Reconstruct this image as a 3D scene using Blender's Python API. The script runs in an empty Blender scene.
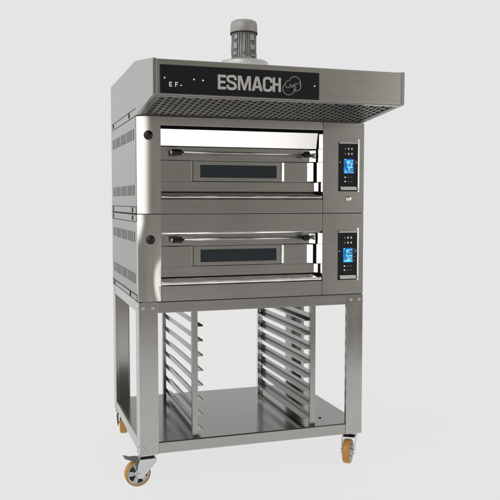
import bpy, bmesh, math, random
from mathutils import Vector, Matrix
random.seed(7)
S = bpy.context.scene
COL = S.collection
PI = math.pi
Z0 = 0.1365                      # floor level is z = 0; the frame's underside is at Z0

# ------------------------------------------------------------------ camera
cam = bpy.data.cameras.new("camera")
cam.lens = 54.0
cam.sensor_width = 36.0
cam.clip_start = 0.05
cam.clip_end = 2000
co = bpy.data.objects.new("camera", cam)
COL.objects.link(co)
co.location = (-0.4992, -3.0009, 1.041 + Z0)
co.rotation_euler = (PI / 2 - 0.0651, 0.0, -0.3131)
S.camera = co

# ------------------------------------------------------------------ world: a pale studio, dimmer behind the camera, with glows added for reflections
BG = 0.783
W = bpy.data.worlds.new("World")
S.world = W
W.use_nodes = True
nt = W.node_tree
nt.nodes.clear()
def wn(t, **k):
    n = nt.nodes.new(t)
    for a, b in k.items():
        setattr(n, a, b)
    return n
wout = wn('ShaderNodeOutputWorld')
wbg = wn('ShaderNodeBackground')
tc = wn('ShaderNodeTexCoord')
nrm = wn('ShaderNodeVectorMath', operation='NORMALIZE')
nt.links.new(tc.outputs['Generated'], nrm.inputs[0])
def lobe(az, el, a0, a1):
    """smooth weight that rises from 0 at a0 degrees off the direction to 1 at a1 degrees"""
    az, el = math.radians(az), math.radians(el)
    d = wn('ShaderNodeVectorMath', operation='DOT_PRODUCT')
    nt.links.new(nrm.outputs[0], d.inputs[0])
    d.inputs[1].default_value = (math.sin(az) * math.cos(el), math.cos(az) * math.cos(el), math.sin(el))
    m = wn('ShaderNodeMapRange', interpolation_type='SMOOTHSTEP')
    nt.links.new(d.outputs['Value'], m.inputs['Value'])
    m.inputs['From Min'].default_value = math.cos(math.radians(a0))
    m.inputs['From Max'].default_value = math.cos(math.radians(a1))
    return m.outputs['Result']
def mixc(fac, a, b):
    m = wn('ShaderNodeMix', data_type='RGBA')
    nt.links.new(fac, m.inputs['Factor'])
    for s, v in (('A', a), ('B', b)):
        i = [q for q in m.inputs if q.name == s and q.type == 'RGBA'][0]
        if isinstance(v, tuple):
            i.default_value = v
        else:
            nt.links.new(v, i)
    return [q for q in m.outputs if q.type == 'RGBA'][0]
BACKDROP = (BG, BG, BG, 1)
DIM = (0.255, 0.243, 0.222, 1)
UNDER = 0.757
c = mixc(lobe(0, 0, 118, 80), DIM, BACKDROP)               # the pale cove in front, the dim room behind
c = mixc(lobe(-100, 12, 55, 25), c, (1.9, 1.88, 1.82, 1))   # bright side of the studio, left
c = mixc(lobe(-36, 5, 22, 10), c, (1.35, 1.34, 1.30, 1))  # added glow at left rear, brightens steel that faces left
c = mixc(lobe(122, 4, 32, 18), c, (1.5, 1.48, 1.42, 1))     # bright side, right and behind the camera
c = mixc(lobe(0, 90, 60, 30), c, (0.85, 0.85, 0.84, 1))     # ceiling
c = mixc(lobe(171, -28, 21, 7), c, (1.45, 1.43, 1.39, 1))   # added low glow, there for the upper fascia to mirror
c = mixc(lobe(0, -90, 62, 54), c, (UNDER, UNDER, UNDER * 1.008, 1))  # added light from below that keeps the floor sheet shadowless
nt.links.new(c, wbg.inputs['Color'])
wbg.inputs['Strength'].default_value = 1.0
nt.links.new(wbg.outputs[0], wout.inputs[0])

# one big soft key lamp, added overhead
def area(name, loc, target, sx, sy, power, color=(1, 1, 1)):
    l = bpy.data.lights.new(name, 'AREA')
    l.shape = 'RECTANGLE'; l.size = sx; l.size_y = sy; l.energy = power; l.color = color
    o = bpy.data.objects.new(name, l)
    COL.objects.link(o)
    o.location = loc
    o.rotation_euler = (Vector(target) - Vector(loc)).to_track_quat('-Z', 'Y').to_euler()
    return o
area('overhead_key_added', (-1.6, -1.8, 3.6), (0.4, 0.3, 0.9), 1.6, 1.2, 25, (1, 1, 1))

S.view_settings.view_transform = 'Standard'
S.view_settings.look = 'None'
S.view_settings.exposure = 0
S.view_settings.gamma = 1
S.render.engine = 'CYCLES'
S.cycles.max_bounces = 10
S.cycles.glossy_bounces = 8

# ------------------------------------------------------------------ materials
def newmat(name):
    m = bpy.data.materials.new(name)
    m.use_nodes = True
    n = m.node_tree.nodes
    return m, n, m.node_tree.links, n['Principled BSDF']
def steel(name, col, rough, stretch=(2, 40, 400), bump=0.02, rvar=0.08, smudge=0.06, metal=1.0, blot=3.0, bdist=0.002):
    m, n, L, b = newmat(name)
    t = n.new('ShaderNodeTexCoord')
    mp = n.new('ShaderNodeMapping'); mp.inputs['Scale'].default_value = stretch
    L.new(t.outputs['Object'], mp.inputs['Vector'])
    no = n.new('ShaderNodeTexNoise'); no.inputs['Scale'].default_value = 1.0; no.inputs['Detail'].default_value = 3
    L.new(mp.outputs[0], no.inputs['Vector'])
    bl = n.new('ShaderNodeTexNoise'); bl.inputs['Scale'].default_value = blot; bl.inputs['Detail'].default_value = 6
    bl.inputs['Roughness'].default_value = 0.65
    L.new(t.outputs['Object'], bl.inputs['Vector'])
    r1 = n.new('ShaderNodeMapRange')
    r1.inputs['To Min'].default_value = rough - rvar; r1.inputs['To Max'].default_value = rough + rvar
    ad = n.new('ShaderNodeMath'); ad.operation = 'MULTIPLY_ADD'
    L.new(no.outputs['Fac'], ad.inputs[0]); ad.inputs[1].default_value = 0.5
    hf = n.new('ShaderNodeMath'); hf.operation = 'MULTIPLY'; hf.inputs[1].default_value = 0.5
    L.new(bl.outputs['Fac'], hf.inputs[0]); L.new(hf.outputs[0], ad.inputs[2])
    L.new(ad.outputs[0], r1.inputs['Value'])
    L.new(r1.outputs[0], b.inputs['Roughness'])
    r2 = n.new('ShaderNodeMapRange')
    r2.inputs['From Min'].default_value = 0.3; r2.inputs['From Max'].default_value = 0.7
    r2.inputs['To Min'].default_value = 1 - smudge; r2.inputs['To Max'].default_value = 1 + smudge
    L.new(ad.outputs[0], r2.inputs['Value'])
    vm = n.new('ShaderNodeVectorMath'); vm.operation = 'SCALE'
    vm.inputs[0].default_value = col
    L.new(r2.outputs[0], vm.inputs['Scale'])
    L.new(vm.outputs[0], b.inputs['Base Color'])
    b.inputs['Metallic'].default_value = metal
    if bump:
        bp = n.new('ShaderNodeBump'); bp.inputs['Strength'].default_value = bump; bp.inputs['Distance'].default_value = bdist
        L.new(no.outputs['Fac'], bp.inputs['Height'])
        L.new(bp.outputs[0], b.inputs['Normal'])
    return m
def plain(name, col, rough, metal=0.0, spec=0.5):
    m, n, L, b = newmat(name)
    t = n.new('ShaderNodeTexCoord')
    no = n.new('ShaderNodeTexNoise'); no.inputs['Scale'].default_value = 90; no.inputs['Detail'].default_value = 4
    L.new(t.outputs['Object'], no.inputs['Vector'])
    r = n.new('ShaderNodeMapRange'); r.inputs['To Min'].default_value = 0.75; r.inputs['To Max'].default_value = 1.25
    L.new(no.outputs['Fac'], r.inputs['Value'])
    vm = n.new('ShaderNodeVectorMath'); vm.operation = 'SCALE'; vm.inputs[0].default_value = col
    L.new(r.outputs[0], vm.inputs['Scale']); L.new(vm.outputs[0], b.inputs['Base Color'])
    b.inputs['Roughness'].default_value = rough
    b.inputs['Metallic'].default_value = metal
    b.inputs['Specular IOR Level'].default_value = spec
    return m
M = {}
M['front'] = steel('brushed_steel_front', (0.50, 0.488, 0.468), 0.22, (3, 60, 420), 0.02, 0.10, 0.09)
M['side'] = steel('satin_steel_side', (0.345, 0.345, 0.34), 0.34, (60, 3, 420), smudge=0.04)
M['post'] = steel('brushed_steel_post', (0.62, 0.605, 0.585), 0.22, (420, 60, 4), bump=0.04, smudge=0.07)
M['leg'] = steel('frame_steel', (0.48, 0.468, 0.448), 0.19, (420, 420, 4), smudge=0.10, blot=11)
M['rail'] = steel('rail_steel', (0.42, 0.408, 0.388), 0.24, (4, 200, 300), smudge=0.06)
M['shelf'] = steel('polished_shelf_steel', (0.205, 0.202, 0.192), 0.15, (2, 300, 3), bump=0.006, rvar=0.08, smudge=0.12)  # base darkened to stand in for dim surroundings mirrored in it
M['bright'] = steel('polished_steel', (0.92, 0.91, 0.88), 0.14, (3, 60, 300), bump=0.01, rvar=0.05, smudge=0.03)
M['film'] = steel('mirror_band_steel', (0.90, 0.89, 0.87), 0.18, (3, 9, 14), bump=0.55, rvar=0.08, smudge=0.06, blot=7)
M['hinge'] = steel('mottled_bright_steel', (0.74, 0.735, 0.72), 0.20, (30, 30, 22), bump=0.30, rvar=0.10, smudge=0.22, blot=35)  # colour blotches stand in for mottled reflections
M['bar'] = steel('dark_bar_steel', (0.44, 0.435, 0.42), 0.16, (4, 200, 200), bump=0.01)
M['trim'] = steel('satin_trim_steel', (0.52, 0.52, 0.51), 0.28, (60, 60, 12), bump=0.1, smudge=0.1)
M['punched'] = steel('crumpled_chrome', (0.88, 0.88, 0.88), 0.12, (60, 60, 45), bump=0.7, rvar=0.05, smudge=0.1, bdist=0.006)
M['chrome'] = plain('chrome', (0.90, 0.90, 0.88), 0.10, 1.0)
M['runner'] = steel('runner_steel', (0.37, 0.37, 0.365), 0.20, (300, 4, 300), bump=0.01)
M['mesh'] = steel('filter_steel', (0.165, 0.16, 0.15), 0.40, (60, 60, 60), bump=0.01)
M['zinc_dark'] = steel('dark_zinc', (0.30, 0.30, 0.295), 0.4, (90, 90, 90), bump=0.03)
M['void'] = plain('gap_shade_black', (0.006, 0.006, 0.006), 0.8, 0.0, 0.1)  # near-black fill standing in for the shade inside gaps
M['seam'] = plain('seam_rubber', (0.02, 0.02, 0.02), 0.7, 0.0, 0.2)
M['black'] = plain('black_plastic', (0.005, 0.005, 0.0055), 0.38, 0.0, 0.3)
M['label'] = plain('black_label', (0.006, 0.0065, 0.008), 0.30, 0.0, 0.3)
M['glass'] = plain('dark_oven_glass', (0.020, 0.027, 0.032), 0.08)
M['letter'] = plain('grey_lettering', (0.36, 0.345, 0.32), 0.55)
M['thin'] = plain('thin_lettering', (0.26, 0.26, 0.255), 0.55)
M['print'] = plain('pale_key_print', (0.68, 0.68, 0.68), 0.5)
M['white'] = plain('white_print', (0.72, 0.73, 0.74), 0.5)
M['motor'] = steel('motor_casting', (0.30, 0.296, 0.288), 0.55, (90, 90, 90), bump=0.08, metal=0.2, smudge=0.2, blot=25)
M['cowl'] = steel('motor_cowl', (0.29, 0.28, 0.264), 0.5, (90, 90, 30), bump=0.03, metal=0.3, smudge=0.1)
M['alu'] = steel('cast_aluminium', (0.50, 0.50, 0.49), 0.40, (60, 60, 60), bump=0.03)
M['zinc'] = steel('zinc_plate', (0.66, 0.67, 0.68), 0.30, (120, 120, 120), bump=0.02)
M['tyre'] = plain('amber_polyurethane', (0.42, 0.205, 0.035), 0.42)
M['spoke'] = plain('dark_spoke_recess', (0.05, 0.05, 0.05), 0.6)
def glow(name, col, st):
    m, n, L, b = newmat(name)
    t = n.new('ShaderNodeTexCoord')
    no = n.new('ShaderNodeTexNoise'); no.inputs['Scale'].default_value = 60; no.inputs['Detail'].default_value = 1
    L.new(t.outputs['Object'], no.inputs['Vector'])
    r = n.new('ShaderNodeMapRange'); r.inputs['From Min'].default_value = 0.35; r.inputs['From Max'].default_value = 0.65
    r.inputs['To Min'].default_value = st * 0.45; r.inputs['To Max'].default_value = st * 1.3
    L.new(no.outputs['Fac'], r.inputs['Value'])
    L.new(r.outputs[0], b.inputs['Emission Strength'])
    b.inputs['Emission Color'].default_value = (*col, 1)
    b.inputs['Base Color'].default_value = (0.01, 0.02, 0.03, 1); b.inputs['Roughness'].default_value = 0.15
    return m
M['lcd'] = glow('blue_display', (0.006, 0.15, 0.55), 1.0)
M['cyan'] = glow('cyan_readout', (0.12, 0.72, 1.0), 1.35)
M['ice'] = glow('pale_readout', (0.60, 0.92, 1.0), 1.1)
# floor: an added translucent sheet, lit from below to show almost no shadow
m, n, L, b = newmat('underlit_acrylic_floor')
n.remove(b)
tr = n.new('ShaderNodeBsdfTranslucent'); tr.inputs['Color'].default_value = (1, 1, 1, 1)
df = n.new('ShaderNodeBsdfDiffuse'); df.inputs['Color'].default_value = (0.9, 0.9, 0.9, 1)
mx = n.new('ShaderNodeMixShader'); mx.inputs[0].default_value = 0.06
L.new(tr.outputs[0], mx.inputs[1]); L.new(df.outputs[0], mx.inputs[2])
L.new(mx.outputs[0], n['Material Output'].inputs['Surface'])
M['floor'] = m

# ------------------------------------------------------------------ mesh helpers
class MB:
    def __init__(s):
        s.v = []; s.f = []; s.sm = []
    def add(s, vs, fs, smooth=False):
        o = len(s.v)
        s.v += [tuple(v) for v in vs]
        for f in fs:
            s.f.append([o + i for i in f]); s.sm.append(smooth)
        return s
    def box(s, x0, x1, y0, y1, z0, z1):
        return s.add([(x0, y0, z0), (x1, y0, z0), (x1, y1, z0), (x0, y1, z0), (x0, y0, z1), (x1, y0, z1), (x1, y1, z1), (x0, y1, z1)],
                     [(0, 3, 2, 1), (4, 5, 6, 7), (0, 1, 5, 4), (1, 2, 6, 5), (2, 3, 7, 6), (3, 0, 4, 7)])
    def prism(s, pts, axis, a, b):
        """2-D outline (a concave ngon is fine) swept along axis x (pts are y,z), y (x,z) or z (x,y)"""
        def P(p, t):
            return {'x': (t, p[0], p[1]), 'y': (p[0], t, p[1]), 'z': (p[0], p[1], t)}[axis]
        k = len(pts)
        vs = [P(p, a) for p in pts] + [P(p, b) for p in pts]
        fs = [tuple(range(k)), tuple(range(2 * k - 1, k - 1, -1))]
        fs += [(i, k + i, k + (i + 1) % k, (i + 1) % k) for i in range(k)]
        return s.add(vs, fs)
    def tube(s, p, q, r, r2=None, n=24, cap=True):
        p, q = Vector(p), Vector(q)
        r2 = r if r2 is None else r2
        d = (q - p).normalized()
        u = d.orthogonal().normalized(); w = d.cross(u)
        ring = lambda c, R: [c + (u * math.cos(2 * PI * i / n) + w * math.sin(2 * PI * i / n)) * R for i in range(n)]
        vs = ring(p, r) + ring(q, r2)
        s.add(vs, [(i, (i + 1) % n, n + (i + 1) % n, n + i) for i in range(n)], True)
        if cap:
            s.add(ring(p, r), [tuple(range(n - 1, -1, -1))]); s.add(ring(q, r2), [tuple(range(n))])
        return s
    def lathe(s, c, d, prof, n=40, smooth=True):
        """profile of (radius, distance along d) round an axis through c"""
        c = Vector(c); d = Vector(d).normalized()
        u = d.orthogonal().normalized(); w = d.cross(u)
        vs = []
        for r, h in prof:
            for i in range(n):
                a = 2 * PI * i / n
                vs.append(c + d * h + (u * math.cos(a) + w * math.sin(a)) * max(r, 1e-5))
        fs = [(j * n + i, j * n + (i + 1) % n, (j + 1) * n + (i + 1) % n, (j + 1) * n + i)
              for j in range(len(prof) - 1) for i in range(n)]
        return s.add(vs, fs, smooth)
    def strip(s, path, w, y0, y1):
        """a band of width w along a path in the x-z plane, y0 front to y1 back"""
        k = len(path); Lf = []; Rt = []
        for i in range(k):
            a = Vector(path[max(i - 1, 0)]); c = Vector(path[min(i + 1, k - 1)])
            t = (c - a).normalized(); nn = Vector((-t.y, t.x)) * w / 2
            Lf.append(Vector(path[i]) + nn); Rt.append(Vector(path[i]) - nn)
        for i in range(k - 1):
            qd = [Lf[i], Lf[i + 1], Rt[i + 1], Rt[i]]
            s.add([(p.x, y0, p.y) for p in qd], [(0, 1, 2, 3)])
        for E_ in (Lf, Rt):
            for i in range(k - 1):
                s.add([(E_[i].x, y0, E_[i].y), (E_[i + 1].x, y0, E_[i + 1].y), (E_[i + 1].x, y1, E_[i + 1].y), (E_[i].x, y1, E_[i].y)], [(0, 1, 2, 3)])
        return s
    def build(s, name, mat, parent, bevel=0.0, origin=None, weld=True):
        """link as ONE mesh object; coordinates are given in the oven's frame and stored relative to the root"""
        root = parent
        while root is not None and root.parent is not None:
            root = root.parent
        o3 = Vector(root['_o']) if root is not None else Vector((0, 0, 0))
        me = bpy.data.meshes.new(name)
        me.from_pydata([tuple(Vector(v) - o3) for v in s.v], [], s.f)
        for p, sm in zip(me.polygons, s.sm):
            p.use_smooth = sm
        bm = bmesh.new(); bm.from_mesh(me)
        if weld:
            bmesh.ops.remove_doubles(bm, verts=bm.verts, dist=1e-6)
        bmesh.ops.recalc_face_normals(bm, faces=bm.faces)
        if bevel:
            es = [e for e in bm.edges if len(e.link_faces) == 2 and e.calc_face_angle(0) > 0.6]
            bmesh.ops.bevel(bm, geom=es, offset=bevel, segments=2, profile=0.5, affect='EDGES', clamp_overlap=True)
        bm.to_mesh(me); bm.free()
        me.materials.append(M[mat])
        o = bpy.data.objects.new(name, me)
        COL.objects.link(o)
        if parent is not None:
            o.parent = parent
        else:
            o.location = (0, 0, Z0)
        return o
def thing(name, origin, label, cat, group=None):
    o = bpy.data.objects.new(name, None)
    o.empty_display_size = 0.1
    COL.objects.link(o)
    o.location = (origin[0], origin[1], origin[2] + Z0)
    o['_o'] = origin
    o['label'] = label; o['category'] = cat
    if group: o['group'] = group
    return o
def catmull(pts, k=6):
    P = [Vector(p) for p in pts]; P = [P[0] * 2 - P[1]] + P + [P[-1] * 2 - P[-2]]
    out = []
    for i in range(1, len(P) - 2):
        for j in range(k):
            t = j / k
            out.append(0.5 * ((2 * P[i]) + (P[i + 1] - P[i - 1]) * t + (2 * P[i - 1] - 5 * P[i] + 4 * P[i + 1] - P[i + 2]) * t * t
                              + (3 * P[i] - P[i - 1] - 3 * P[i + 1] + P[i + 2]) * t ** 3))
    return out + [P[-2]]

# ------------------------------------------------------------------ floor
f = MB().add([(x, y, -Z0) for x, y in ((-300, -3.1), (0.64, -3.1), (0.70, -2.1), (300, -2.1), (300, 300), (-300, 300))], [tuple(range(6))])  # stepped front edge limits how much pale sheet the steel mirrors
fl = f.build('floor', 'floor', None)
fl['kind'] = 'structure'

D = 0.771
# ------------------------------------------------------------------ stand on castors
stand = thing('oven_stand', (0.5, D / 2, -Z0), 'open stainless steel stand on orange castors with tray runners, carrying the two ovens', 'stand')
ZT = 0.631
def leg(x, sx, y, sy):
    """an angle-section leg; sx, sy point from its corner into the stand"""
    w, t = 0.078, 0.006
    b = MB()
    xs = lambda a: x + sx * a
    ys = lambda a: y + sy * a
    out = [(xs(0), ys(0)), (xs(w), ys(0)), (xs(w), ys(0.016)), (xs(w - 0.004), ys(0.016)), (xs(w - 0.004), ys(t)), (xs(t), ys(t)),
           (xs(t), ys(w - 0.004)), (xs(0.016), ys(w - 0.004)), (xs(0.016), ys(w)), (xs(0), ys(w))]
    b.prism(out, 'z', 0.0, ZT - 0.0018)
    o = b.build('leg', 'leg', stand, 0.0008)
    for z in (0.027, 0.606):
        for a in (0.018, 0.058):
            c = MB().lathe((xs(a), ys(0), z), (0, -sy, 0), [(0.0065, -0.001), (0.0065, 0.0015), (0.0045, 0.003), (0.0, 0.0033)], 16)
            c.build('bolt', 'alu', o)
        c = MB().lathe((xs(0), ys(0.045), z), (-sx, 0, 0), [(0.0085, -0.001), (0.0065, 0.0015), (0.0045, 0.003), (0.0, 0.0033)], 16)
        c.build('bolt', 'alu', o)
    return o
leg(0, 1, 0, 1); leg(1, -1, 0, 1); leg(0, 1, D, -1); leg(1, -1, D, -1)
for (z0, z1) in ((0.585, 0.629), (0.001, 0.046)):
    for y0, y1 in ((0.0012, 0.030), (D - 0.030, D - 0.0012)):
        MB().box(0.0785, 0.9215, y0, y1, z0, z1).build('rail', 'rail', stand, 0.0015)
    for x0, x1 in ((0.0012, 0.03), (0.97, 0.9988)):
        MB().box(x0, x1, 0.0785, D - 0.0785, z0, z1).build('rail', 'leg', stand, 0.0015)
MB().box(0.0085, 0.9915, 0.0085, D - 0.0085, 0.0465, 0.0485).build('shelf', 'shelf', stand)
sc = MB().lathe((0.848, 0.12, 0.0485), (0, 0, 1), [(0.007, 0), (0.007, 0.002), (0, 0.003)], 14)
sc.build('shelf_screw', 'seam', stand)

def rack(x0, x1, fl0, fl1, xb0, xb1, web):
    """tray rack: a front and a rear upright and eight angle runners"""
    r = MB()
    r.box(x0, x1, 0.034, 0.037, 0.0486, 0.584)
    r.box(x0, x0 + 0.002, 0.0372, 0.055, 0.0486, 0.584).box(x1 - 0.002, x1, 0.0372, 0.055, 0.0486, 0.584)
    ro = r.build('tray_rack', 'rail', stand, 0.0006)
    rb = MB().box(xb0, xb1, 0.716, 0.720, 0.0486, 0.584)
    rb.box(xb0, xb0 + 0.002, 0.690, 0.7158, 0.0486, 0.584)
    z = 0.58
    while z > 0.06:
        z -= 0.0316
        if web > 0.03:       # the punched rear channel: facets added at varied angles to flash white
            a_ = random.uniform(0.004, 0.010); b_ = random.uniform(0.020, 0.030); c_ = random.uniform(0.010, 0.022)
            rb.prism([(xb0 + a_, 0.7158), (xb0 + b_, 0.7158 - c_), (xb0 + b_ + 0.004, 0.7158)], 'z', z, z + random.uniform(0.010, 0.022))
        else:
            rb.box(xb0 + 0.006, xb1 - 0.006, 0.712, 0.7158, z, z + 0.012)
    rb.build('upright', 'punched' if web > 0.03 else 'rail', ro)
    for i in range(8):
        z = 0.514 - 0.0632 * i
        q = MB()
        s = 1 if fl1 > fl0 else -1
        pts = [(fl0, z + web), (fl0, z), (fl1, z), (fl1, z + 0.006), (fl1 - s * 0.0016, z + 0.006), (fl1 - s * 0.0016, z + 0.002), (fl0 + s * 0.002, z + 0.002), (fl0 + s * 0.002, z + web)]
        q.prism(pts, 'y', 0.040, 0.712)
        q.build('tray_runner', 'runner', ro)
    return ro
rack(0.229, 0.2525, 0.2530, 0.2775, 0.236, 0.256, 0.022)
rack(0.7635, 0.788, 0.7630, 0.7385, 0.738, 0.776, 0.034)

def castor(px, py, ang, brake):
    """swivel castor under (px, py); ang turns the wheel's rolling direction (degrees, 0 = rolls along -x)"""
    A = math.radians(ang)
    dx, dy = -math.cos(A), -math.sin(A)          # trail direction
    ax, ay = -dy, dx                             # axle direction
    R = 0.054
    wc = Vector((px + dx * 0.042, py + dy * 0.042, -Z0 + R))
    T = lambda a, b_, z: (px + dx * a + ax * b_, py + dy * a + ay * b_, z)
    body = MB()
    pl = [(-0.036, -0.034), (0.036, -0.034), (0.036, 0.034), (-0.036, 0.034)]
    body.add([T(a, b_, -0.0005) for a, b_ in pl] + [T(a, b_, -0.0055) for a, b_ in pl],
             [(0, 1, 2, 3), (7, 6, 5, 4), (0, 4, 5, 1), (1, 5, 6, 2), (2, 6, 7, 3), (3, 7, 4, 0)])
    cst = body.build('castor', 'zinc', stand)
    MB().lathe((px, py, -0.0056), (0, 0, -1), [(0.026, 0), (0.030, 0.004), (0.030, 0.009), (0.024, 0.014), (0, 0.014)], 28).build('swivel', 'seam', cst)
    # fork: crown and two cheeks that sweep back to the axle
    fk = MB()
    zt = -0.0198
    cr = [(-0.032, -0.029), (0.040, -0.029), (0.040, 0.029), (-0.032, 0.029)]
    fk.add([T(a, b_, zt) for a, b_ in cr] + [T(a, b_, zt - 0.004) for a, b_ in cr],
           [(0, 1, 2, 3), (7, 6, 5, 4), (0, 4, 5, 1), (1, 5, 6, 2), (2, 6, 7, 3), (3, 7, 4, 0)])
    za = wc.z
    ch = [(-0.032, zt - 0.004), (-0.030, zt - 0.018), (0.020, za - 0.010), (0.028, za - 0.016), (0.044, za - 0.016), (0.051, za - 0.004), (0.050, za + 0.008), (0.046, zt - 0.022), (0.040, zt - 0.004)]
    for s0, s1 in ((-0.0290, -0.0260), (0.0260, 0.0290)):
        kk = len(ch)
        fk.add([T(a, s0, z) for a, z in ch] + [T(a, s1, z) for a, z in ch],
               [tuple(range(kk)), tuple(range(2 * kk - 1, kk - 1, -1))] + [(i, (i + 1) % kk, kk + (i + 1) % kk, kk + i) for i in range(kk)])
    fk.build('fork', 'zinc' if py < 0.4 else 'zinc_dark', cst, 0.0008)  # rear forks take the darker zinc
    axv = Vector((ax, ay, 0))
    MB().lathe(wc - axv * 0.034, axv, [(0, 0), (0.008, 0), (0.008, 0.005), (0.005, 0.0052), (0.005, 0.0628), (0.008, 0.063), (0.008, 0.068), (0, 0.068)], 18, False).build('axle', 'zinc', cst)
    hw = 0.0165
    MB().lathe(wc, axv, [(0.0455, -hw), (0.0500, -hw), (0.0530, -hw + 0.003), (R, -0.008), (R, 0.008), (0.0530, hw - 0.003), (0.0500, hw), (0.0455, hw), (0.0455, -hw)], 56).build('tyre', 'tyre', cst)
    wh = MB()
    wh.lathe(wc, axv, [(0.0453, -hw + 0.001), (0.0395, -hw + 0.002), (0.037, -0.006), (0.037, 0.006), (0.0395, hw - 0.002), (0.0453, hw - 0.001)], 48)
    wh.lathe(wc, axv, [(0.0, -hw - 0.004), (0.013, -hw - 0.004), (0.016, -hw + 0.002), (0.016, hw - 0.002), (0.013, hw + 0.004), (0, hw + 0.004)], 28)
    up = Vector((0, 0, 1)); sd = axv.cross(up)
    for i in range(5):
        a = 2 * PI * (i + 0.2) / 5
        rd = up * math.cos(a) + sd * math.sin(a); tg = axv.cross(rd)
        vs = []
        for h in (-hw + 0.003, hw - 0.003):
            vs += [wc + axv * h + rd * 0.0155 - tg * 0.007, wc + axv * h + rd * 0.0155 + tg * 0.007,
                   wc + axv * h + rd * 0.0385 + tg * 0.011, wc + axv * h + rd * 0.0385 - tg * 0.011]
        wh.add(vs, [(0, 1, 2, 3), (7, 6, 5, 4), (0, 4, 5, 1), (1, 5, 6, 2), (2, 6, 7, 3), (3, 7, 4, 0)])
    wh.build('wheel', 'alu', cst, 0, weld=False)
    MB().lathe(wc, axv, [(0.0, -0.005), (0.0369, -0.005), (0.0369, 0.005), (0, 0.005)], 32).build('wheel_web', 'spoke', cst)
    if brake:
        bk = MB()
        pr = [(0.020, -0.026), (0.048, -0.0165), (0.070, -0.0165), (0.098, -0.0075), (0.099, -0.0105), (0.074, -0.0215), (0.058, -0.024), (0.048, -0.034), (0.030, -0.034)]
        kk = len(pr)
        bk.add([T(a, -0.022, z) for a, z in pr] + [T(a, 0.022, z) for a, z in pr],
               [tuple(range(kk)), tuple(range(2 * kk - 1, kk - 1, -1))] + [(i, (i + 1) % kk, kk + (i + 1) % kk, kk + i) for i in range(kk)])
        bk.build('brake_pedal', 'mesh', cst, 0.0008)
    return cst
castor(0.036, 0.040, 4, True)
castor(0.966, 0.052, 54, False)
castor(0.036, 0.728, 256, False)
castor(0.955, 0.735, 20, False)

# ------------------------------------------------------------------ ovens
def sidestrip(parent, zlo, zhi, x, s, ys):
    """the screwed joining strip along a side; x is the side plane, s its outward direction"""
    st = MB()
    x0, x1 = sorted((x + s * 0.0005, x + s * 0.0022))
    st.box(x0, x1, 0.036, D - 0.006, zlo + 0.0014, zhi - 0.0014)
    o = st.build('joining_strip', 'side', parent, 0.0005)
    zc = (zlo + zhi) / 2
    for z in (zlo, zhi):
        x0, x1 = sorted((x + s * 0.0004, x + s * 0.0024))
        MB().box(x0, x1, 0.036, D - 0.006, z - 0.0013, z + 0.0013).build('seam_line', 'seam', o)
    for y in ys:
        x0, x1 = sorted((x + s * 0.0023, x + s * 0.0042))
        MB().box(x0, x1, y - 0.010, y + 0.010, zc - 0.0105, zc + 0.0105).build('screw', 'seam', o, 0.0008)
    return o
def vent(parent, z0, z1, x, s):
    x0, x1 = sorted((x + s * 0.0004, x + s * 0.0012))
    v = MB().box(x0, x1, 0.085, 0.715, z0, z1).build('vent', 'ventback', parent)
    sl = MB()
    y = 0.088
    i = 0
    while y < 0.710:
        x0, x1 = sorted((x + s * 0.0013, x + s * 0.0021))
        sl.box(x0, x1, y, y + (0.0046 if i % 16 else 0.0185), z0 + 0.0005, z1 - 0.0005)
        y += 0.0100 if i % 16 else 0.0235
        i += 1
    sl.build('louvre', 'side', v)
M['ventback'] = plain('vent_shadow_steel', (0.09, 0.09, 0.088), 0.5, 0.8)

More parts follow.
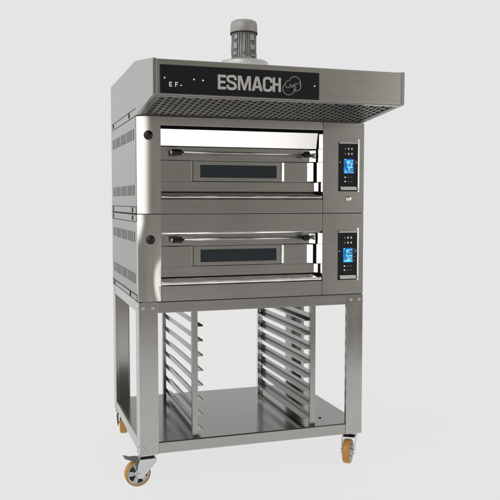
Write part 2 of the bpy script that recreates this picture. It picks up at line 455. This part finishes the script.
def oven(name, zb, zt, label, upper):
    o = thing(name, (0.5, D / 2, zb), label, 'oven', 'stacked deck ovens')
    h = zb - 0.631                   # shift of this deck from the lower one
    g = 0.0016
    zb_, zt_ = zb + g, zt - g
    # carcass
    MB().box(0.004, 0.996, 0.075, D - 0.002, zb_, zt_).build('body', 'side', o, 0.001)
    gk = [(0.0025, 0.0375), (0.02, 0.0225), (0.04, 0.0115), (0.07, 0.0040)] if upper else [(0.0025, 0.0100), (0.034, 0.0040)]
    MB().prism([(0.0025, D - 0.004)] + gk + [(0.9975, 0.0035), (0.9975, D - 0.004)], 'z', zb_ - 2 * g + 0.0003, zb_ - 0.0003).build('gasket', 'seam', o)
    # side skins
    for x, s in ((0.0, -1), (1.0, 1)):
        x0, x1 = sorted((x, x - s * 0.0038))
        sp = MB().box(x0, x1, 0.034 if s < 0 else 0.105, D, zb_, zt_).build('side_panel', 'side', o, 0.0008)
        zlo = 0.957 - 0.0 if not upper else 1.381
        if upper:
            sidestrip(sp, 1.350 - 0.001, 1.3785, x, s, (0.2, 0.69)) if False else None
            sidestrip(sp, 0.9905, 1.018, x, s, (0.12, 0.70))
            vent(sp, 1.292, 1.335, x, s); vent(sp, 1.064, 1.107, x, s)
        else:
            sidestrip(sp, 0.957, 0.9865, x, s, (0.12, 0.70))
            sidestrip(sp, 0.6335, 0.656, x, s, (0.2, 0.69))
            vent(sp, 0.872, 0.914, x, s); vent(sp, 0.700, 0.742, x, s)
    # left front corner post: a softly rounded, slightly dished sheet
    nx, nz = 40, 40
    P = []
    def yy(x, z):
        u = (z - zb) / (zt - zb)
        y = 0.036 * max(0, 1 - x / 0.084) ** 2
        if not upper:
            y = 0.020 * max(0, 1 - x / 0.05) ** 2 * (0.35 + 0.65 * max(0, min(1, (u - 0.62) / 0.3)))
            w = math.exp(-((u - 0.24) / 0.26) ** 2)
            y += 0.0135 * w * max(0, (x - 0.047) / 0.047) ** 2
        return y
    X = [0.0945 * i / nx for i in range(nx + 1)]
    Zs = [zb_ + (zt_ - zb_) * j / nz for j in range(nz + 1)]
    post = MB()
    vs = [(x, yy(x, z), z) for z in Zs for x in X]
    post.add(vs, [(j * (nx + 1) + i, j * (nx + 1) + i + 1, (j + 1) * (nx + 1) + i + 1, (j + 1) * (nx + 1) + i) for j in range(nz) for i in range(nx)], True)
    for xe, ix in ((0.0945, nx), (0.0, 0)):
        for j in range(nz):
            a = vs[j * (nx + 1) + ix]; b_ = vs[(j + 1) * (nx + 1) + ix]
            post.add([a, b_, (xe, 0.074 if ix else 0.0335, b_[2]), (xe, 0.074 if ix else 0.0335, a[2])], [(0, 1, 2, 3)])
    for j in (0, nz):
        post.add([vs[j * (nx + 1) + i] for i in range(nx + 1)] + [(0.0945, 0.074, Zs[j]), (0.0, 0.0335, Zs[j])], [tuple(range(nx + 3))])
    post = post.build('corner_post', 'post', o, weld=False)
    # button on the post
    bx, bz = (0.046, 1.305) if upper else (0.050, 0.885)
    by = yy(bx, bz)
    kb = MB().lathe((bx, by + 0.002, bz), (0, -1, 0), [(0.0185, 0), (0.0185, 0.006), (0.0165, 0.009), (0.0125, 0.0095), (0.0115, 0.016), (0.009, 0.019), (0, 0.020)], 32)
    kb.build('knob', 'black', o)
    # right control post
    cp = MB().box(0.804, 1.0, 0.0, 0.074, zb_, zt_).build('control_post', 'front', o, 0.0012)
    dk = 0.0 if not upper else 0.354
    ck = MB()
    for xi, yi, z0, z1 in ((0.7985, 0.0060, 0.7265 + dk, 0.7690 + dk), (0.7840, 0.0200, 0.7690 + dk, 0.8545 + dk), (0.7880, 0.0160, 0.8545 + dk, 0.9030 if not upper else 1.2650), (0.7905, 0.0140, 1.2650, 1.3300)):
        if z0 < (0.9 if not upper else 1.33):
            ck.prism([(0.8030, 0.0010), (0.8036, 0.0010), (0.8036, 0.0640), (xi + 0.002, 0.0640), (xi, yi)], 'z', z0 + 0.0008, z1 - 0.0008)
    ck.build('inner_cheek', 'hinge', o)
    px0, px1, pz0, pz1 = 0.8775, 0.9665, 1.084 + (h - 0.358), 1.297 + (h - 0.358)
    if not upper: pz0, pz1 = 0.695, 0.909
    pan = MB().box(px0, px1, -0.0035, -0.0003, pz0, pz1).build('control_panel', 'black', o, 0.001)
    MB().prism([(px1 + 0.0006, -0.0004), (px1 + 0.0016, -0.0035), (px1 + 0.0066, -0.0085), (px1 + 0.0076, -0.0004)], 'z', pz0 - 0.003, pz1 + 0.014).build('trim', 'trim', pan)  # angled strip added to stand for the panel recess's bright wall
    MB().prism([(-0.0038, pz1 - 0.006), (-0.0052, pz1 - 0.001), (-0.0052, pz1 + 0.003), (-0.0004, pz1 + 0.003), (-0.0038, pz1 + 0.0004)], 'x', px0 + 0.001, px1).build('trim', 'front', pan)
    MB().prism([(-0.0036, pz0 + 0.005), (-0.0036, pz0 + 0.0205), (-0.0046, pz0 + 0.0203), (-0.0150, pz0 + 0.006)], 'x', px0 + 0.006, px1 - 0.006).build('reader_strip', 'trim', pan)
    sx0, sx1, sz0, sz1 = 0.9000, 0.9475, pz0 + 0.077, pz0 + 0.141
    MB().box(sx0, sx1, -0.0046, -0.0037, sz0, sz1).build('display', 'lcd', pan)
    rc, ri = MB(), MB()
    # symbol fields of the display, as fractions of its width and height
    for mb_, cells in ((rc, ((.30, .52, .62, .88), (.52, .60, .80, .92), (.64, .86, .56, .66), (.30, .44, .40, .56), (.48, .90, .40, .50), (.10, .94, .06, .15), (.12, .36, .20, .26), (.70, .94, .22, .32), (.08, .22, .92, .97))),
                       (ri, ((.34, .48, .56, .61), (.56, .66, .67, .78), (.48, .62, .27, .37), (.14, .24, .075, .135), (.40, .70, .17, .22), (.72, .92, .86, .90), (.74, .90, .70, .74), (.46, .56, .30 + .22, .55)))):
        for a, b_, c_, e_ in cells:
            mb_.box(sx0 + (sx1 - sx0) * a, sx0 + (sx1 - sx0) * b_, -0.0049 if mb_ is rc else -0.0051, -0.0047, sz0 + (sz1 - sz0) * c_, sz0 + (sz1 - sz0) * e_)
    rc.build('readout', 'cyan', pan); ri.build('readout', 'ice', pan)
    for row, zz in enumerate((pz1 - 0.028, pz1 - 0.050, pz0 + 0.061, pz0 + 0.043)):
        for j in range(3):
            w_ = 0.0034 if row < 2 else (0.0042 if j == 0 else 0.0032)
            xx = 0.9075 + 0.0155 * j
            hh = 0.0052 if row < 2 else 0.0034 if j == 0 else 0.0020
            if row < 2 and j == 0: w_, hh = 0.0022, 0.0042
            gl = MB().prism([(xx + w_ * math.cos(q_ * PI / 8), zz + hh * math.sin(q_ * PI / 8)) for q_ in range(16)], 'y', -0.0045, -0.0037)
            gl.build('button', 'print' if (row < 2 and j) or (row >= 2 and j == 0) else 'thin', pan)
    for j in range(4):
        zz = sz1 - 0.006 - j * 0.0165
        MB().box(0.9515, 0.9565, -0.0045, -0.0037, zz - 0.002, zz + 0.002).build('button', 'thin', pan)
    for xx in (px0 + 0.0055, px1 - 0.006):
        MB().lathe((xx, -0.0037, sz1 - 0.014), (0, -1, 0), [(0.003, 0), (0.003, 0.0008), (0, 0.0014)], 12).build('screw', 'chrome', pan)
    if upper:
        kl = MB().lathe((0.926, 0.0, 1.052), (0, -1, 0), [(0.012, 0), (0.012, 0.003), (0.009, 0.005), (0.0085, 0.012), (0.006, 0.014), (0, 0.014)], 24)
        kl.build('lock_button', 'chrome', o)
    # front field between the posts -------------------------------------------------
    xa, xb = 0.0955, 0.8018
    d = 0.0 if not upper else 0.354
    MB().box(xa, xb, 0.066, 0.0745, zb_ + 0.001, zt_ - 0.001).build('back_plate', 'mesh', o)
    # lower fascia with its lip
    MB().box(xa, xb, 0.0006, 0.0655, zb_, 0.694 + d).build('lower_fascia', 'front', o, 0.001)
    sl = MB()
    prof = [(0.046, 0.723 + d), (0.008, 0.7135 + d)]
    for i in range(9):
        a = PI / 2 + 0.25 + i * (PI * 0.62) / 8
        prof.append((0.004 + 0.0068 * math.cos(a), 0.7055 + d + 0.0068 * math.sin(a)))
    prof += [(0.004, 0.6955 + d), (0.046, 0.6955 + d)]
    rndj = random.Random(3 if upper else 5)
    # the lip is hand-folded: its edge waves a little along its length
    NS = 60
    kk = len(prof); V = []
    for i in range(NS + 1):
        x = xa + (0.7995 - xa) * i / NS
        wv = 0.0012 * math.sin(x * 23 + (1 if upper else 0)) + 0.0009 * math.sin(x * 61 + 2) + rndj.uniform(-0.0004, 0.0004)
        V += [(x, y - (wv if 0 < j < kk - 1 else 0), z + (wv * 0.8 if 0 < j < kk - 2 else 0)) for j, (y, z) in enumerate(prof)]
    sl.add(V, [(i * kk + j, i * kk + j + 1, (i + 1) * kk + j + 1, (i + 1) * kk + j) for i in range(NS) for j in range(kk - 1)], True)
    sl.add([V[j] for j in range(kk)], [tuple(range(kk))]); sl.add([V[NS * kk + j] for j in range(kk)], [tuple(range(kk))])
    sl.build('sill_lip', 'front' if upper else 'bright', o, weld=False)
    # strip under the door
    MB().box(xa, 0.7785, 0.046, 0.0655, 0.7265 + d, 0.7680 + d).build('lower_strip', 'front', o, 0.001)
    # the door
    zd0, zd1 = 0.7695 + d, 0.8535 + d
    dr = MB()
    dr.box(xa, 0.2330, 0.040, 0.0655, zd0, zd1)
    dr.box(0.6400, 0.7460, 0.040, 0.0655, zd0, zd1)
    dr.box(0.2385, 0.2390 + 0.4005, 0.060, 0.0655, zd0, zd1)
    door = dr.build('door', 'front', o, 0.001)
    MB().prism([(0.6398, 0.0402), (0.6398, 0.0590), (0.6285, 0.0590), (0.6285, 0.0540)], 'z', zd0 + 0.002, zd1 - 0.002).build('door_jamb', 'hinge', door)
    # window: frame and dark pane
    wf = MB()
    wx0, wx1, gx0, gx1, gz0, gz1 = 0.2400, 0.6278, 0.2700, 0.6080, zd0 + 0.0155, zd0 + 0.0685
    for a in ((wx0, gx0, zd0 + 0.001, zd1 - 0.001), (gx1, wx1, zd0 + 0.001, zd1 - 0.001), (gx0, gx1, zd0 + 0.001, gz0), (gx0, gx1, gz1, zd1 - 0.001)):
        wf.box(a[0], a[1], 0.048, 0.0592, a[2], a[3])
    wf = wf.build('window_frame', 'front', door, 0)
    MB().box(gx0 + 0.0004, gx1 - 0.0004, 0.0515, 0.0585, gz0 + 0.0004, gz1 - 0.0004).build('window_pane', 'glass', door)
    # strip above with the handle
    zs0, zs1 = 0.8555 + d, 0.9030 + d if not upper else 1.2625
    MB().box(xa, 0.7560, 0.044, 0.0655, zs0, zs1).build('handle_strip', 'front', o, 0.001)
    zh = 0.8825 + (0.357 if upper else 0)
    hb = MB().tube((0.150, 0.006, zh + 0.0005), (0.742, 0.006, zh - 0.0005), 0.0054, n=20)
    hd = hb.build('handle', 'bar', o)
    for x0, x1 in ((0.140, 0.181), (0.716, 0.742)):
        e_ = MB()
        e_.lathe((x0, 0.006, zh), (1, 0, 0), [(0, 0), (0.0105, 0.001), (0.0125, 0.004), (0.0125, x1 - x0 - 0.002), (0.0115, x1 - x0 - 0.0003), (0.0112, x1 - x0), (0.0112, x1 - x0), (0.005, x1 - x0)], 24, False)
        xm = x0 + 0.011
        e_.tube((xm, 0.006, zh), (xm, 0.0438, zh), 0.0085, n=18)
        e_.build('end_cap', 'black', hd, weld=False)
    MB().lathe((0.1395, 0.006, zh), (-1, 0, 0), [(0.0075, 0), (0.0075, 0.002), (0.004, 0.004), (0, 0.004)], 16).build('cap_screw', 'chrome', hd)
    # hinge blocks whose bright flanks face left
    for xl, yl, xr, yr, z0, z1 in ((0.7565, 0.0400, 0.7775, 0.0190, zs0 + 0.001, zs1 - 0.003), (0.7465, 0.0385, 0.7665, 0.0195, zd0 + 0.002, zd1 - 0.001), (0.7793, 0.0400, 0.7925, 0.0250, 0.7290 + d, 0.7670 + d)):
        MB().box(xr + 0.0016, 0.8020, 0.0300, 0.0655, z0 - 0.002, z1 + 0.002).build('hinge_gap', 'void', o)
        MB().prism([(xl, yl), (xr, yr), (xr + 0.0012, yr), (xr + 0.0012, 0.0655), (xl, 0.0655)], 'z', z0, z1).build('hinge_block', 'hinge', o, 0.0004)
    if upper:
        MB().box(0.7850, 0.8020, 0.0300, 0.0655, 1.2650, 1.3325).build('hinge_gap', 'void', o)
        # bright dished upper fascia, its foot set back, under a dark slot
        up = MB(); ks = 1; V = []
        for i in range(ks + 1):
            t_ = i / ks
            V.append((0.028 - 0.0188 * t_, 1.2665 + 0.0655 * t_))
        for i in range(ks):
            (y0, z0), (y1, z1) = V[i], V[i + 1]
            up.add([(xa, y0, z0), (0.7830, y0, z0), (0.7830, y1, z1), (xa, y1, z1)], [(0, 1, 2, 3)])
        y0, z0 = V[-1]
        up.add([(xa, y0, z0), (0.7830, y0, z0), (0.7830, 0.065, z0), (xa, 0.065, z0)], [(0, 1, 2, 3)])
        for x in (xa, 0.7830):
            up.add([(x, y, z) for y, z in V] + [(x, 0.065, 1.332), (x, 0.065, 1.2665)], [tuple(range(ks + 3))])
        up.add([(xa, 0.028, 1.2665), (0.7830, 0.028, 1.2665), (0.7830, 0.065, 1.2665), (xa, 0.065, 1.2665)], [(0, 1, 2, 3)])
        up.build('upper_fascia', 'film', o)
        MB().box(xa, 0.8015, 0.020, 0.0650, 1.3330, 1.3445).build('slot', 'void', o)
        MB().box(xa, 0.8015, 0.0006, 0.0655, 1.3455, zt_).build('head_strip', 'post', o, 0.001)
    else:
        MB().box(xa, 0.8018, 0.0006, 0.0655, 0.9120, zt_).build('upper_fascia', 'front', o, 0.001)
        MB().tube((xa, 0.006, 0.9088), (0.795, 0.006, 0.9088), 0.0042, n=14).build('fascia_lip', 'bright', o)
    return o
oven('deck_oven', 0.631, 0.9885, 'lower stainless steel deck oven of the stack, standing directly on the open wheeled stand', False)
oven('deck_oven', 0.9885, 1.3830, 'upper stainless steel deck oven with a bright polished band, directly under the extractor hood', True)

# ------------------------------------------------------------------ hood
hood = thing('extractor_hood', (0.5, D / 2, 1.383), 'overhanging stainless steel extractor hood with black lettered front panel and motor on top', 'extractor hood')
YF = -0.345
prof = [(0.0, 1.3845), (YF + 0.001, 1.4185), (YF, 1.546), (0.036, 1.600), (D, 1.600), (D, 1.4135), (0.03, 1.4135), (0.03, 1.3845)]
for x0, x1 in ((0.0, 0.014), (0.987, 1.001)):
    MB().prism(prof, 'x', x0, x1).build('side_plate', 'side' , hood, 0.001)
# base strip between hood and oven
for x, s in ((0.0, -1), (1.0, 1)):
    x0, x1 = sorted((x, x - s * 0.012))
    b_ = MB().box(x0, x1, 0.0305, D, 1.3845, 1.4125).build('base_strip', 'side', hood, 0.0005)
    for y in (0.2, 0.69):
        a0, a1 = sorted((x + s * 0.0002, x + s * 0.0022))
        MB().box(a0, a1, y - 0.010, y + 0.010, 1.389, 1.409).build('screw', 'seam', b_, 0.0008)
    a0, a1 = sorted((x - s * 0.0005, x + s * 0.0012))
    MB().box(a0, a1, 0.034, D - 0.03, 1.4105, 1.4128).build('seam_line', 'seam', b_)
MB().box(0.0145, 0.9865, YF + 0.002, YF + 0.008, 1.4190, 1.5440).build('front_panel', 'front', hood, 0.0012)
MB().box(0.0145, 0.9865, YF + 0.0082, YF + 0.030, 1.4150, 1.4185).build('front_lip', 'front', hood)
MB().prism([(YF + 0.0085, 1.5455), (0.036, 1.5985), (D - 0.001, 1.5985), (D - 0.001, 1.5945), (0.036, 1.5945), (YF + 0.0085, 1.5415)], 'x', 0.0145, 0.9865).build('roof', 'side', hood)
MB().box(0.0145, 0.9865, D - 0.006, D - 0.002, 1.386, 1.594).build('back_panel', 'side', hood)
MB().box(0.0145, 0.9865, 0.0, 0.012, 1.3835, 1.3965).build('rear_filter_rail', 'mesh', hood)
# filter: slotted grid under a dark chamber
def zf(y):
    return 1.4150 + (1.3860 - 1.4150) * (y - (YF + 0.03)) / (-0.0 - (YF + 0.03))
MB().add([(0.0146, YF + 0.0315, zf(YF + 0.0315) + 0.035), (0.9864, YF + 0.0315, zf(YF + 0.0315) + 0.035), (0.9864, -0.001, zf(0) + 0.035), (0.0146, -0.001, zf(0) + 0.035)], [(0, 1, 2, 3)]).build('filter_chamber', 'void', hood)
gr = MB()
def slab(x0, x1, y0, y1, lift, th):
    gr.add([(x0, y0, zf(y0) + lift), (x1, y0, zf(y0) + lift), (x1, y1, zf(y1) + lift), (x0, y1, zf(y1) + lift),
            (x0, y0, zf(y0) + lift + th), (x1, y0, zf(y0) + lift + th), (x1, y1, zf(y1) + lift + th), (x0, y1, zf(y1) + lift + th)],
           [(0, 3, 2, 1), (4, 5, 6, 7), (0, 1, 5, 4), (1, 2, 6, 5), (2, 3, 7, 6), (3, 0, 4, 7)])
ya, yb = YF + 0.0310, -0.0012
slab(0.0150, 0.032, ya, yb, 0, 0.012); slab(0.969, 0.9860, ya, yb, 0, 0.012)
xx = 0.032; NBAR = 37; pitch = (0.969 - 0.032) / NBAR
for i in range(1, NBAR):
    slab(0.032 + pitch * i - 0.0046, 0.032 + pitch * i + 0.0046, ya, yb, 0.0006, 0.011)
ny = 8
for i in range(NBAR):
    for j in range(ny + 1):
        y = ya + (yb - ya) * j / ny
        off = 0.0 if i % 2 else (yb - ya) / ny / 2
        y += off
        y0_, y1_ = max(ya, y - 0.0075), min(yb, y + 0.0075)
        if y1_ - y0_ > 0.003:
            slab(0.032 + pitch * i + 0.0048 * (i > 0), 0.032 + pitch * (i + 1) - 0.0048 * (i < NBAR - 1), y0_, y1_, 0.002, 0.008)
gr.build('grease_filter', 'mesh', hood, weld=False)
# front label and its writing
lb = MB().box(0.026, 0.636, YF - 0.0015, YF + 0.0018, 1.4235, 1.5245).build('front_label', 'label', hood, 0.0006)
y0, y1 = YF - 0.0024, YF - 0.0016
tx = MB()
H = 0.0525; zb0 = 1.4462; t = 0.0096
def put(pts, x): tx.prism([(x + p[0], zb0 + p[1]) for p in pts], 'y', y0, y1)
w = 0.031
put([(0, 0), (w, 0), (w, t), (t, t), (t, H / 2 - t * .45), (w * .92, H / 2 - t * .45), (w * .92, H / 2 + t * .5), (t, H / 2 + t * .5), (t, H - t), (w, H - t), (w, H), (0, H)], 0.2375)
def putc(pts, x, wd): tx.strip([(x + p.x, zb0 + p.y) for p in catmull(pts)], wd, y0, y1)
w = 0.0385; a = t / 2
putc([(w - a, .67 * H), (w - a, .80 * H), (.74 * w, H - a * .9), (.5 * w, H - a * .8), (.27 * w, H - a), (a, .82 * H), (a, .70 * H), (.24 * w, .58 * H), (.5 * w, .51 * H), (.76 * w, .43 * H),
      (w - a, .30 * H), (w - a, .19 * H), (.73 * w, a), (.5 * w, a * .8), (.26 * w, a * .9), (a, .20 * H), (a, .33 * H)], 0.2705, t)
w = 0.050
put([(0, 0), (t * .95, 0), (t * .95, .70 * H), (w / 2 - .42 * t, 0), (w / 2 + .42 * t, 0), (w - t * .95, .70 * H), (w - t * .95, 0), (w, 0), (w, H), (w - 1.4 * t, H), (w / 2, .32 * H), (1.4 * t, H), (0, H)], 0.3135)
w = 0.0425; xo = 0.3665
put([(0, 0), (.27 * w, 0), (.5 * w, .78 * H), (.5 * w, H), (.35 * w, H)], xo)
put([(w, 0), (.65 * w, H), (.5 * w, H), (.5 * w, .78 * H), (.73 * w, 0)], xo)
ix = lambda q: .27 * w + .23 * w * (q / (.78 * H))
put([(ix(.19 * H), .19 * H), (w - ix(.19 * H), .19 * H), (w - ix(.36 * H), .36 * H), (ix(.36 * H), .36 * H)], xo)
w = 0.037
putc([(w - a, .62 * H), (w - a, .79 * H), (.72 * w, H - a), (.5 * w, H - a * .8), (.28 * w, H - a), (a, .79 * H), (a, .5 * H), (a, .21 * H), (.28 * w, a), (.5 * w, a * .8), (.72 * w, a), (w - a, .21 * H), (w - a, .39 * H)], 0.4105, t)
w = 0.0325
put([(0, 0), (t, 0), (t, .44 * H), (w - t, .44 * H), (w - t, 0), (w, 0), (w, H), (w - t, H), (w - t, .60 * H), (t, .60 * H), (t, H), (0, H)], 0.4485)
tx.build('lettering', 'letter', lb, weld=False)
ef = MB()
def sm(pts, x): ef.prism([(x + p[0], 1.4475 + p[1]) for p in pts], 'y', y0, y1)
h_, w, q = 0.0165, 0.0105, 0.0026
sm([(0, 0), (w, 0), (w, q), (q, q), (q, h_ / 2 - q / 2), (w * .85, h_ / 2 - q / 2), (w * .85, h_ / 2 + q / 2), (q, h_ / 2 + q / 2), (q, h_ - q), (w, h_ - q), (w, h_), (0, h_)], 0.0585)
sm([(0, 0), (q, 0), (q, h_ / 2 - q / 2), (w * .85, h_ / 2 - q / 2), (w * .85, h_ / 2 + q / 2), (q, h_ / 2 + q / 2), (q, h_ - q), (w, h_ - q), (w, h_), (0, h_)], 0.0800)
sm([(0, 0.0045), (0.0065, 0.0045), (0.0065, 0.0075), (0, 0.0075)], 0.0985)
ef.build('model_lettering', 'white', lb)
for x, z in ((0.042, 1.4775), (0.149, 1.4765), (0.182, 1.4745), (0.617, 1.4745)):
    MB().lathe((x, YF - 0.0016, z), (0, -1, 0), [(0.0033, 0), (0.0033, 0.001), (0.002, 0.0018), (0, 0.002)], 14).build('stud', 'chrome', lb)
lg = MB()
def Z2(px, py): return (0.486 + (px - 100) * 0.000238, 1.506 - (py - 108) * 0.000221)
lay = [0]
def arcp(cx, cy, r, a0, a1):
    nseg = 40
    pts = [Z2(cx + r * math.cos(math.radians(a0 + (a1 - a0) * i / nseg)), cy - r * math.sin(math.radians(a0 + (a1 - a0) * i / nseg))) for i in range(nseg + 1)]
    lay[0] += 1
    lg.strip(pts, 0.0021, y0 - 0.00008 * lay[0], y1)
arcp(312, 205, 96, 170, -30)
arcp(208, 322, 97, 120, 378)
arcp(322, 258, 92, 48, -108)
arcp(232, 268, 92, 108, 175)
for path in ([(158, 262), (170, 290), (205, 300), (228, 268), (236, 242), (268, 262), (300, 242), (334, 222), (370, 236)],
             [(236, 286), (282, 282), (318, 258), (330, 300), (312, 340)]):
    lay[0] += 1
    lg.strip(catmull([Z2(*p) for p in path]), 0.0021, y0 - 0.00008 * lay[0], y1)
lg.build('emblem', 'thin', lb, weld=False)

# motor on the roof
mx, my = 0.515, 0.22
mo = MB().lathe((mx, my, 1.5990), (0, 0, 1), [(0.150, 0), (0.140, 0.012), (0.108, 0.045), (0.108, 0.051), (0.102, 0.057), (0.060, 0.058), (0, 0.058)], 56)
mo = mo.build('motor', 'alu', hood)
DZ = 0.009
bd = MB().lathe((mx, my, 1.6662 - DZ), (0, 0, 1), [(0.0, 0), (0.057, 0), (0.057, 0.010), (0.049, 0.011), (0.049, 0.118), (0.055, 0.119), (0.055, 0.124), (0, 0.124)], 48)
for i in range(30):
    a = 2 * PI * i / 30
    rd = Vector((math.cos(a), math.sin(a), 0)); tg = Vector((-math.sin(a), math.cos(a), 0)); c0 = Vector((mx, my, 0))
    h0, h1 = 1.678 - DZ, 1.784 - DZ
    vs = []
    for z in (h0, h1):
        for rr, ww in ((0.0485, -0.0015), (0.0485, 0.0015), (0.0555, 0.0011), (0.0555, -0.0011)):
            p = c0 + rd * rr + tg * ww; vs.append((p.x, p.y, z))
    bd.add(vs, [(0, 1, 2, 3), (7, 6, 5, 4), (0, 4, 5, 1), (1, 5, 6, 2), (2, 6, 7, 3), (3, 7, 4, 0)])
bd.build('motor_body', 'motor', mo, weld=False)
lugs = MB()
for a, z0, z1, wd in ((-152, 1.690, 1.706, .010), (-150, 1.716, 1.744, .012), (-146, 1.758, 1.778, .010), (-108, 1.676, 1.690, .008), (-104, 1.700, 1.780, .003), (-66, 1.752, 1.778, .012),
                      (-62, 1.712, 1.734, .013), (-58, 1.684, 1.694, .009), (-40, 1.672, 1.770, .004), (-84, 1.672, 1.682, .014), (-28, 1.672, 1.700, .006), (20, 1.70, 1.75, .012), (90, 1.69, 1.77, .014), (150, 1.70, 1.74, .010)):
    A = math.radians(a); rd = Vector((math.cos(A), math.sin(A), 0)); tg = Vector((-math.sin(A), math.cos(A), 0)); c0 = Vector((mx, my, 0))
    vs = []
    for z in (z0 - DZ, z1 - DZ):
        for rr, ww in ((0.047, -wd), (0.047, wd), (0.0572, wd * .8), (0.0572, -wd * .8)):
            p = c0 + rd * rr + tg * ww; vs.append((p.x, p.y, z))
    lugs.add(vs, [(0, 1, 2, 3), (7, 6, 5, 4), (0, 4, 5, 1), (1, 5, 6, 2), (2, 6, 7, 3), (3, 7, 4, 0)])
lugs.build('cooling_lug', 'cowl', mo, 0.0015, weld=False)
MB().lathe((mx, my, 1.788 - DZ), (0, 0, 1), [(0.0590, 0), (0.0600, 0.002), (0.0590, 0.040), (0.0555, 0.050), (0.048, 0.055), (0.02, 0.057), (0, 0.057)], 48).build('fan_cowl', 'cowl', mo)
MB().lathe((mx, my, 1.786 - DZ), (0, 0, 1), [(0.057, 0), (0.0610, 0), (0.0610, 0.005), (0.057, 0.0052)], 48).build('cowl_band', 'seam', mo)

for o in S.objects:
    if '_o' in o: del o['_o']
